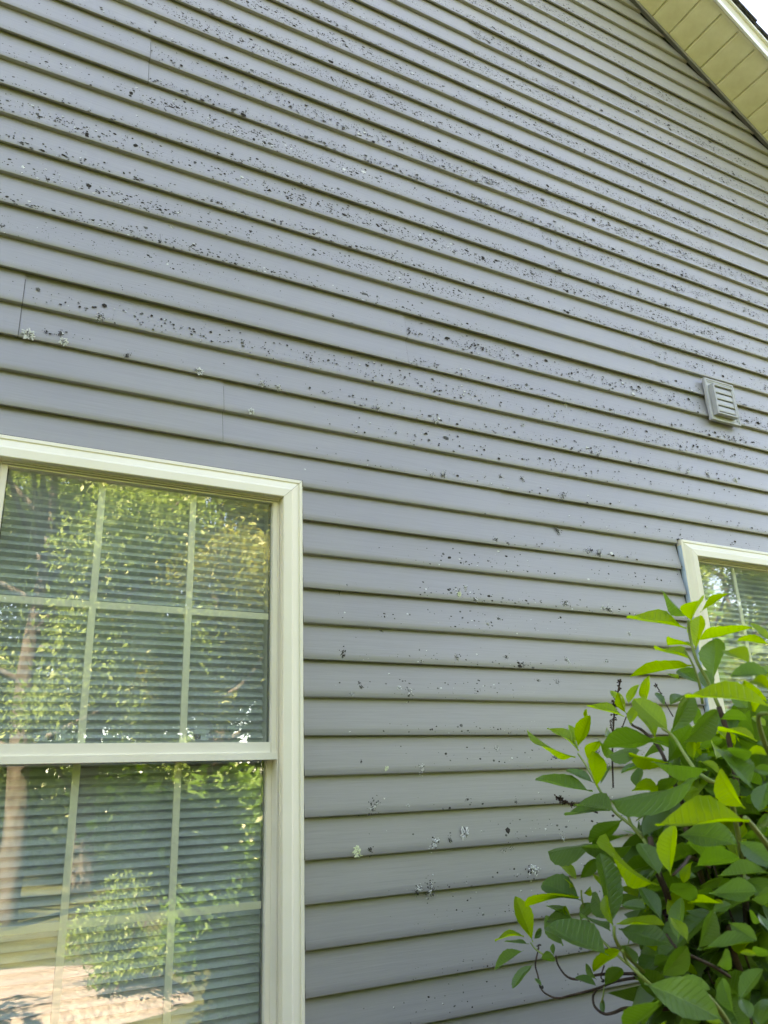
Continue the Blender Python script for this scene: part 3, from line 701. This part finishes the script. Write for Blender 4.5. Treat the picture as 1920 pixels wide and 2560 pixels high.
LB = [(700,30,430,20,70,'M',1.04,1.09),(770,70,580,200,100,'M',1.0,1.02),(800,150,600,240,40,'M',1.0,1.03),(620,230,340,280,70,'M',1.05,1.1),(850,240,530,260,90,'M',.98,1.02),(1075,415,1050,110,200,'Y',.70,.71),
(980,480,630,225,90,'Y',.80,.86),(1000,420,900,200,150,'M',.86,.88),(1080,150,1420,170,120,'M',.82,.78),(1150,220,1380,250,100,'M',.84,.8),(1210,360,1460,260,90,'M',.74,.72),(1680,410,1360,390,100,'M',.68,.71),
(1480,200,1680,330,150,'M',.76,.73),(1560,110,995,55,150,'Y',.60,.65),(500,440,380,315,65,'Y',1.12,1.14),(510,435,610,320,60,'M',1.12,1.12),(520,570,285,420,130,'M',1.10,1.14),(510,560,190,545,40,'Y',1.1,1.15),
(480,480,410,440,50,'Y',1.11,1.13),(530,520,590,500,50,'Y',1.1,1.08),(480,690,310,650,70,'M',1.12,1.15),(510,690,570,580,90,'M',1.11,1.11),(460,680,330,570,35,'M',1.13,1.16),(460,670,410,600,40,'Y',1.13,1.14),
(220,820,130,550,120,'Y',1.28,1.28),(170,790,0,770,25,'Y',1.29,1.32),(200,830,60,800,30,'M',1.3,1.32),(170,870,-15,945,45,'M',1.28,1.3),(220,950,100,1075,60,'M',1.28,1.27),(280,1090,240,1040,50,'M',1.26,1.26),
(270,920,360,900,50,'M',1.27,1.25),(230,800,280,740,40,'M',1.29,1.3),(350,900,350,830,60,'M',1.22,1.22),(410,840,300,670,110,'M',1.2,1.22),(690,900,335,710,130,'M',.80,.86),(725,710,640,300,130,'M',.88,.9),
(720,720,650,540,60,'Y',.86,.87),(740,720,1000,690,55,'Y',.85,.83),(700,750,540,640,70,'M',.88,.92),(700,680,570,540,80,'M',.95,.98),(750,740,1010,790,150,'M',.90,.87),(1010,700,890,480,110,'M',.85,.87),
(1110,820,1110,550,150,'M',.78,.79),(760,600,900,600,150,'M',.97,.96),(1170,830,1080,660,110,'Y',.75,.76),(1220,860,1340,640,170,'M',.75,.76),(1230,850,1550,820,70,'M',.72,.70),(770,870,600,950,70,'Y',.84,.86),
(860,960,790,830,80,'M',.9,.92),(1000,1030,1180,880,130,'M',.76,.76),(1040,1100,1280,1090,90,'M',.74,.72),(900,1060,1330,1250,220,'M',.66,.64),(1000,1180,800,1310,110,'M',.72,.76),(1450,1260,1370,1050,150,'M',.66,.67),
(1480,1180,1590,970,150,'M',.68,.68),(1480,1130,1550,1260,100,'M',.68,.67),(1680,1150,1600,1290,120,'M',.7,.68),(660,1090,760,970,90,'M',1.1,1.08),(620,1090,490,1020,45,'M',1.12,1.14),(610,1050,550,955,40,'M',1.13,1.14),
(660,1130,900,1120,40,'M',1.08,1.04),(650,1160,650,1240,40,'M',1.12,1.11),(1420,700,1560,780,100,'M',.8,.78),(1310,640,1420,580,90,'M',.84,.84),(1220,480,1380,430,50,'M',.9,.9),(1300,520,1560,490,90,'M',.78,.76),
(1560,560,1680,520,120,'M',.72,.71),(1170,590,1370,550,50,'Y',.82,.8),(1050,510,1210,490,150,'M',.82,.8),(1480,880,1580,890,40,'Y',.76,.76),(900,60,950,150,60,'M',1.0,.98),(1330,1300,1280,1210,90,'Y',.72,.73),
(1010,900,900,860,80,'M',.95,.98),(960,960,1060,900,80,'M',.92,.9),(1620,700,1540,640,90,'M',.85,.86),(1600,640,1660,740,80,'M',.83,.82),(1240,720,1180,640,70,'M',.95,.96),(820,420,720,400,90,'M',1.02,1.04),
(870,540,780,480,110,'Y',1.0,1.02),(1560,900,1660,860,70,'M',.82,.8),(1350,960,1440,900,90,'M',.86,.84),(1080,320,1010,260,60,'M',.95,.96),(640,480,600,400,40,'Y',1.05,1.06),(1040,1300,1000,1370,60,'Y',.8,.8),
(1390,1317,1290,1290,60,'Y',.7,.7),(1230,420,1100,400,120,'M',.9,.9),(1200,330,1130,440,70,'Y',.88,.88),(1660,40,1600,120,110,'M',.9,.88),(1590,230,1660,160,90,'M',.92,.9)]
for P, lst in ((PA, LA), (PB, LB)):
    for (x0, y0, x1, y1, w, kd, d0, d1) in lst:
        put_leaf(P(x0, y0, d0), P(x1, y1, d1), w, math.hypot(x1-x0, y1-y0), kd)
# leaves deeper in the shrub: first as single leaves, the unseen rest of the bush as one mass
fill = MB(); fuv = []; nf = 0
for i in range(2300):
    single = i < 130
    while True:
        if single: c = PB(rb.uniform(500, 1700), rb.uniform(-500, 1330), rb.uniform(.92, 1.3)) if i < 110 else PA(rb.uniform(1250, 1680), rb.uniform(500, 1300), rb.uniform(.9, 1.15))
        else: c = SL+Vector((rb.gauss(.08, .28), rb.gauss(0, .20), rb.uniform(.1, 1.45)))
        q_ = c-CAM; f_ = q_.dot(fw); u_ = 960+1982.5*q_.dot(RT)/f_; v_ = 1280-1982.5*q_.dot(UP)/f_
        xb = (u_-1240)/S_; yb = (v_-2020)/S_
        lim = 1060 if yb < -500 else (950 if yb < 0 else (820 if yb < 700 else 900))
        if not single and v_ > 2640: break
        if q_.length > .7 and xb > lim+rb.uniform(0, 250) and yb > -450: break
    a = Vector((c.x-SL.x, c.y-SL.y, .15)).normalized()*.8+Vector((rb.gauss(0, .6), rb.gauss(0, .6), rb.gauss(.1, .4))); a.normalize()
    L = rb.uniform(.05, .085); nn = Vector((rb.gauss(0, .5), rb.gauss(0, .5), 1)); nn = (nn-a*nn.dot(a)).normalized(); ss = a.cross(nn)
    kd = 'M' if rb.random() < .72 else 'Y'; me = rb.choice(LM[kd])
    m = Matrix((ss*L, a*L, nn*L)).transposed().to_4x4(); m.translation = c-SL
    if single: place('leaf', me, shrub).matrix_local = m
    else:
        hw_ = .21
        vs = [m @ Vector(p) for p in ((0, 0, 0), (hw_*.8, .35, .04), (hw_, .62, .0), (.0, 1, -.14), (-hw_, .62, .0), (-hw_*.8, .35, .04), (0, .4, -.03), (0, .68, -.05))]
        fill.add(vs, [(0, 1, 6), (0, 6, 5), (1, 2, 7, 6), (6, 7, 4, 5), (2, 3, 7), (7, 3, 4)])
for i in range(1500):
    xb = rb.uniform(620, 1760); yb = rb.uniform(-420, 1330); lim = 1150 if yb < -150 else (980 if yb < 120 else (840 if yb < 650 else 960))
    if xb < lim+rb.uniform(0, 260): continue
    c = PB(xb, yb, rb.uniform(1.0, 1.42)); a = Vector((rb.gauss(-.3, .7), rb.gauss(-.3, .6), rb.gauss(.1, .5))).normalized()
    L = rb.uniform(.05, .085); nn = Vector((rb.gauss(0, .5), rb.gauss(0, .5), 1)); nn = (nn-a*nn.dot(a)).normalized(); ss = a.cross(nn)
    m = Matrix((ss*L, a*L, nn*L)).transposed().to_4x4(); m.translation = c-SL; hw_ = .21
    pts_ = []
    for j, (t_, w_) in enumerate(((.0, .02), (.2, .09), (.4, .17), (.6, .21), (.78, .17), (.92, .07), (1, .004))):
        for u_ in (-1, 0, 1): pts_.append(m @ Vector((u_*w_, t_, .05*abs(u_)*w_/.21-.14*t_*t_)))
    fill.add(pts_, [(3*j+q, 3*j+q+1, 3*j+q+4, 3*j+q+3) for j in range(6) for q in (0, 1)])
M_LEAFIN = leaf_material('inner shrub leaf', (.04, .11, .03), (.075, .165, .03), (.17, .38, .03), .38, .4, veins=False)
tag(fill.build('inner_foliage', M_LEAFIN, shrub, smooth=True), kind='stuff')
def stem(pts, r0, r1, m):
    c = [p-SL for p in crv(pts, 5)]; n = len(c)
    r1 = r1 if r1 < .0018 else .0018+(r1-.0018)*.35
    MB().tube(c, [r0+(r1-r0)*i/(n-1) for i in range(n)], 7).build('stem', m, shrub, smooth=True)
stem([PA(1172,170,.95), PA(1185,280,.95), PA(1225,420,.94), PA(1290,540,.94), PA(1360,700,.93)], .0014, .0026, M_STEM)
stem([PA(1360,700,.93), PA(1420,900,.93), PA(1470,1200,.94), PB(1500,250,.96), PB(1530,700,1.0), PB(1560,1200,1.05), SL+Vector((.05,.02,.55)), SL+Vector((.02,.0,0))], .0026, .008, M_TWIG)
stem([PA(1150,350,.96), PA(1200,440,.96), PA(1240,560,.96), PA(1260,680,.97)], .001, .0016, M_STEM)
stem([PA(1660,740,.64), PA(1600,760,.66), PA(1630,900,.68), PA(1700,1050,.72)], .0014, .003, M_STEM)
stem([PA(1010,830,.86), PA(1080,880,.86), PA(1150,990,.84), PA(1220,1090,.82), PA(1300,1150,.81), PA(1420,1230,.84), PB(1500,300,.9)], .0012, .004, M_STEM)
stem([PA(800,740,1.05), PA(830,810,1.04), PA(900,850,1.02), PA(1000,960,1.0), PA(1100,1200,.99), PB(1200,150,1.0), PB(1350,700,1.02), SL+Vector((0,.02,.5)), SL+Vector((-.03,0,0))], .0012, .007, M_TWIG)
stem([PA(500,985,1.15), PA(545,1050,1.14), PA(600,1150,1.12), PA(640,1220,1.1), PB(720,20,1.06), PB(830,110,1.03), PB(900,190,1.0), PB(1010,420,.95), PB(1060,560,.95), PB(1150,800,1.0)], .0013, .004, M_STEM)
stem([PB(800,30,1.0), PB(830,110,1.0), PB(900,190,1.0)], .0014, .0026, M_STEM)
stem([PB(940,180,.93), PB(965,320,.92), PB(1000,420,.92), PB(1050,550,.93), PB(1100,800,.98), PB(1200,1000,1.05), SL+Vector((-.05,.03,.6)), SL+Vector((-.05,.02,0))], .003, .008, M_TWIG)
stem([PB(1080,410,.71), PB(1150,340,.74), PB(1190,300,.8), PB(1300,360,.9)], .001, .002, M_TWIG)
stem([PB(1520,60,.61), PB(1580,130,.63), PB(1660,240,.66), PB(1760,420,.72)], .0016, .003, M_STEM)
stem([PB(520,500,1.11), PB(525,560,1.11), PB(560,680,1.12), PB(640,800,1.12), PB(800,950,1.1), PB(900,1010,1.08)], .001, .002, M_STEM)
stem([PB(270,1095,1.27), PB(300,1130,1.26), PB(370,1160,1.25), PB(450,1145,1.23), PB(620,1100,1.2), PB(720,1060,1.17), PB(860,1035,1.12), PB(1100,1010,1.08), PB(1300,980,1.05)], .0010, .0028, M_TWIG)
stem([PB(365,900,1.22), PB(380,960,1.22), PB(430,1025,1.21), PB(500,1045,1.2), PB(640,1015,1.18), PB(900,1010,1.12)], .0010, .0022, M_TWIG)
stem([PB(620,1095,1.13), PB(592,1150,1.13), PB(605,1215,1.12), PB(660,1255,1.11), PB(720,1248,1.1), PB(800,1220,1.08), PB(960,1230,1.05), PB(1300,1200,1.03)], .0012, .003, M_TWIG)
stem([PB(210,820,1.28), PB(240,860,1.28), PB(290,895,1.27)], .001, .0014, M_STEM)
stem([PB(262,850,1.28), PB(240,950,1.28), PB(255,1020,1.27), PB(270,1095,1.27)], .0009, .0013, M_TWIG)
stem([PB(660,1090,1.11), PB(655,1140,1.11), PB(640,1200,1.12)], .0008, .0012, M_STEM)
stem([PB(770,870,.83), PB(800,940,.84), PB(900,1040,.84), PB(1000,1120,.86), PB(1200,1200,.95)], .0012, .003, M_STEM)
stem([PB(720,720,.86), PB(725,790,.86), PB(770,870,.88), PB(900,1000,.95)], .0014, .002, M_STEM)
stem([PB(1040,770,.78), PB(1110,860,.77), PB(1250,930,.8), PB(1350,980,.85), PB(1500,1080,.95)], .0010, .0018, M_TWIG)
stem([PB(1260,1120,.68), PB(1320,1180,.7), PB(1400,1290,.75), PB(1450,1400,.85)], .0016, .004, M_STEM)
stem([PB(1290,990,.98), PB(1305,1030,.98), PB(1330,1070,.98), PB(1390,1010,.98)], .0008, .001, M_TWIG)
stem([PB(660,1050,1.16), PB(640,1030,1.15), PB(660,960,1.15)], .0006, .001, M_TWIG)
for i in range(10):
    a = rb.random()*6.28
    e_ = PB(rb.uniform(1250, 1750), rb.uniform(100, 1300), rb.uniform(.85, 1.15))
    b0 = SL+Vector((.06*math.cos(a), .06*math.sin(a), 0)); mid = (e_+b0)/2+Vector((rb.uniform(-.06, .06), rb.uniform(-.06, .06), .05))
    stem([e_, e_*.7+mid*.3+Vector((0, 0, -.01)), mid, b0*.7+mid*.3, b0], .0009, .005, M_TWIG)
# dry seed heads
def spike(pts, n, r, sr):
    c = crv(pts, 8); b = MB(); b.tube([p-SL for p in c], sr, 5)
    for i in range(n):
        t = rb.random()**1.0*(len(c)-1)*.55; k_ = int(t); p = c[k_].lerp(c[min(k_+1, len(c)-1)], t-k_)-SL
        d = Vector((rb.gauss(0, 1), rb.gauss(0, 1), rb.gauss(0, 1))).normalized()
        q = p+d*r*rb.uniform(.8, 2.0); s_ = r*rb.uniform(.5, .95)
        b.tube([p, q], .0004, 3, False)
        a_ = d.orthogonal().normalized(); b2 = d.cross(a_)
        vs = [q-d*s_]+[q+(a_*math.cos(t_)+b2*math.sin(t_))*s_*.8 for t_ in np.linspace(0, 6.283, 6)[:-1]]+[q+d*s_*1.2]
        b.add(vs, [(0, 1+(j+1) % 5, 1+j) for j in range(5)]+[(6, 1+j, 1+(j+1) % 5) for j in range(5)])
    b.build('seed_head', M_SEED, shrub)
spike([PA(760,530,1.1), PA(742,620,1.1), PA(725,700,1.1), PA(715,850,1.1), PA(710,1000,1.1), PA(715,1195,1.1)], 42, .0022, .0011)
spike([PA(695,785,1.12), PA(705,830,1.11), PA(715,880,1.1)], 9, .0016, .0007)
spike([PA(970,555,1.1), PA(1000,610,1.1), PA(1040,690,1.08), PA(1080,760,1.05)], 16, .0015, .0007)
spike([PA(365,1245,1.12), PA(410,1275,1.12), PA(460,1295,1.11), PA(520,1310,1.1), PB(620,30,1.08)], 60, .0020, .001)
spike([PA(795,760,1.1), PA(760,850,1.1), PA(730,900,1.1)], 4, .0012, .0008)
spike([PB(880,960,1.1), PB(860,1000,1.1), PB(840,1040,1.1)], 26, .002, .001)
spike([PB(262,830,1.28), PB(255,880,1.28), PB(245,930,1.28)], 12, .0016, .0007)
spike([PB(1640,20,1.0), PB(1600,120,1.0), PB(1540,260,1.0)], 20, .0018, .001)

# ------------------------------------------------------------------ trees and shrubs out of frame, mirrored in the glass or added for shade
def leaf_cloud(seed, clumps, per, size, shell):
    q = np.random.default_rng(seed); V = []; n = 0
    for (c, r) in clumps:
        m = per; d = q.normal(size=(m, 3)); d /= np.linalg.norm(d, axis=1)[:, None]
        rad = r*(shell+(1-shell)*q.random((m, 1)))*(1+.15*q.normal(size=(m, 1)))
        p = np.array(c)+d*rad*np.array([1, 1, .75])
        a = q.normal(size=(m, 3)); a[:, 2] -= .5; a /= np.linalg.norm(a, axis=1)[:, None]
        b = np.cross(a, q.normal(size=(m, 3))); b /= np.linalg.norm(b, axis=1)[:, None]
        L = size*q.uniform(.6, 1.3, (m, 1)); W = L*.42
        V.append(np.stack([p, p+a*L*.5+b*W*.5, p+a*L, p+a*L*.5-b*W*.5], 1).reshape(-1, 3)); n += m
    V = np.concatenate(V); me = bpy.data.meshes.new('crown')
    me.vertices.add(len(V)); me.vertices.foreach_set('co', V.ravel().astype(np.float32))
    me.loops.add(n*4); me.loops.foreach_set('vertex_index', np.arange(n*4, dtype=np.int32))
    me.polygons.add(n); me.polygons.foreach_set('loop_start', np.arange(0, n*4, 4, dtype=np.int32))
    me.update(calc_edges=True); return me
TREES = []
for v in range(3):
    q = random.Random(100+v); cl = []; br = []
    H = 11.5
    for i in range(62):
        a = q.random()*6.28; h = q.uniform(.14, 1); rr = (3.6 if v != 1 else 3.0)*math.sin(math.pi*min(1, .12+h*.86))**.7*math.sqrt(q.uniform(.2, 1))
        c = (rr*math.cos(a), rr*math.sin(a), 2.0+h*(H-2.4)); cl.append((c, q.uniform(.55, 1.05)))
        if i % 4 == 0: br.append(c)
    me = leaf_cloud(v, cl, 1150, .125, .3); me.materials.append(M_TLEAF if v != 1 else M_TLEAF2)
    t = MB(); t.tube(crv([(0, 0, -.2), (.05, .03, 1.5), (-.08, .05, 4), (.1, -.05, 7), (0, 0, 10)], 4), [.26-.23*i/16 for i in range(17)], 9)
    for c in br:
        z0_ = max(1.6, c[2]-1.4-q.random()); t.tube(crv([(0, 0, z0_), (c[0]*.4, c[1]*.4, z0_+.6), c], 4), [.08-.06*i/8 for i in range(9)], 5)
    TREES.append((me, t.mesh('trunk', M_BARK, smooth=True)))
def tree(x, y, v, s, rz, label):
    r_ = tag(empty('tree', (x, y, gz(x, y))), label, 'tree', 'trees beyond the lawn')
    r_.rotation_euler = (0, 0, rz); r_.scale = (s, s, s)
    place('crown', TREES[v][0], r_); place('trunk', TREES[v][1], r_)
for i, (x, y, v, s, lb) in enumerate([
    (.2, -11.4, 0, .86, 'leafy tree mirrored in the left column of the large window'),
    (3.3, -12.2, 1, .86, 'warm green tree mirrored in the right column of the large window'),
    (1.9, -15.5, 2, .95, 'tall tree mirrored between two nearer trees in the large window'),
    (-4.2, -12.0, 2, .6, 'leafy tree past the left frame edge, beyond the lawn'),
    (6.9, -12.5, 0, .62, 'tree standing beyond the lawn, right of the warm green one'),
    (10.8, -11.5, 1, .6, 'warm green tree beyond the lawn toward the right window'),
    (14.6, -11.0, 2, .85, 'tree mirrored in the right window behind the shrub'),
    (18.2, -12.6, 0, .8, 'broad tree farther right in the right window reflection'),
    (21.5, -10.0, 1, .75, 'farthest right warm green tree beyond the lawn'),
    (-8.6, -11.6, 0, .58, 'farthest left tree beyond the lawn'),
    (5.0, -17.0, 0, 1.0, 'tree of the second row mirrored low in the right column of the large window'),
    (-.8, -17.5, 2, 1.0, 'tree of the second row mirrored at the left edge of the large window'),
    (8.6, -17.5, 0, 1.0, 'tree of the second row standing toward the right'),
    (-10.6, -1.6, 2, .8, 'tall unseen tree added past the left end of the house to shade the lawn'),  # from here on: unseen trees added to keep sun off the lawn
    (-9.0, -5.2, 0, .75, 'unseen tree added to shade the lawn between the house end and the tree row'),
    (-5.6, -6.6, 1, .62, 'warm green unseen tree added left of the camera to shade the lawn')]):
    tree(x, y, v, s, i*1.3, lb)
wood = []
qw = random.Random(77)
for i in range(900):
    x = -34+i*.094+qw.uniform(-.5, .5); wood.append(((x, -24+qw.uniform(-4, 2), qw.choice((qw.uniform(.3, 3), qw.uniform(1, 10)))), qw.uniform(1.2, 2.2)))
wm = leaf_cloud(9, wood, 220, .36, .5); wm.materials.append(M_TLEAF)
tag(place('wood', wm), 'dense green wood closing off the far side of the lawn', 'wood', kind='stuff')
sm = leaf_cloud(31, [((.42*math.cos(a)*r_, .36*math.sin(a)*r_, .12+.55*h*(1.2-r_)), .10+.12*h) for a, r_, h in [(qw.random()*6.28, qw.random(), qw.random()) for _ in range(22)]], 420, .036, .4); sm.materials.append(M_TLEAF)
fm = leaf_cloud(41, [((.42*math.cos(a)*r_, .36*math.sin(a)*r_, .2+1.15*h), .3) for a, r_, h in [(qw.random()*6.28, math.sqrt(qw.random()), qw.random()) for _ in range(34)]], 260, .085, .3); fm.materials.append(M_LEAFIN)
for i, (x, y, s, lb) in enumerate([(-2.3, -.95, 1.0, 'unseen bushy shrub added for shade just past the left frame edge'), (-3.7, -1.0, 1.1, 'second unseen shrub added for shade along the wall past the left frame edge'), (2.35, -1.05, .9, 'unseen bushy shrub added for shade below the right window'), (3.6, -1.0, 1.1, 'last unseen shrub added for shade along the wall toward the right'),  # shrubs added out of frame to darken the lower wall
                                   (-2.4, -3.7, 2.0, 'tall shrub added for shade behind the camera on the left'), (-4.4, -3.5, 2.2, 'tallest shrub added for shade far left behind the camera'), (-1.3, -4.4, 1.1, 'bushy shrub added for shade straight behind the camera'), (1.5, -4.5, 1.2, 'dark shrub mirrored in the lower right pane of the large window'), (2.9, -4.0, 2.0, 'tall shrub added for shade behind the camera on the right'), (4.8, -3.7, 2.2, 'tallest shrub added for shade far right behind the camera')]):
    r_ = tag(empty('garden_shrub', (x, y, .03)), lb, 'shrub', 'bushy garden shrubs'); r_.scale = (s, s, s); r_.rotation_euler = (0, 0, i*1.7)
    place('foliage', fm, r_); b = MB()
    for j in range(6): b.tube([(0, 0, -.1), (.1*math.cos(j*1.05), .1*math.sin(j*1.05), .4), (.26*math.cos(j*1.05), .26*math.sin(j*1.05), 1.1)], [.016, .011, .004], 5)
    b.build('stems', M_TWIG, r_)
for i, (x, y, s, lb) in enumerate([(.75, -5.7, 1.25, 'small rounded shrub mirrored low in the large window'), (-.5, -7.6, 1.0, 'little shrub at the back of the mulch island'), (1.9, -7.4, 1.1, 'little shrub at the right end of the mulch island')]):
    r_ = tag(empty('garden_shrub', (x, y, .05)), lb, 'shrub', 'garden shrubs on the mulch island'); r_.scale = (s, s, s); r_.rotation_euler = (0, 0, i*2.1)
    place('foliage', sm, r_); b = MB()
    for j in range(5): b.tube([(0, 0, -.05), (.06*math.cos(j*1.26), .06*math.sin(j*1.26), .2), (.16*math.cos(j*1.26), .16*math.sin(j*1.26), .45)], [.012, .009, .004], 5)
    b.build('stems', M_TWIG, r_)
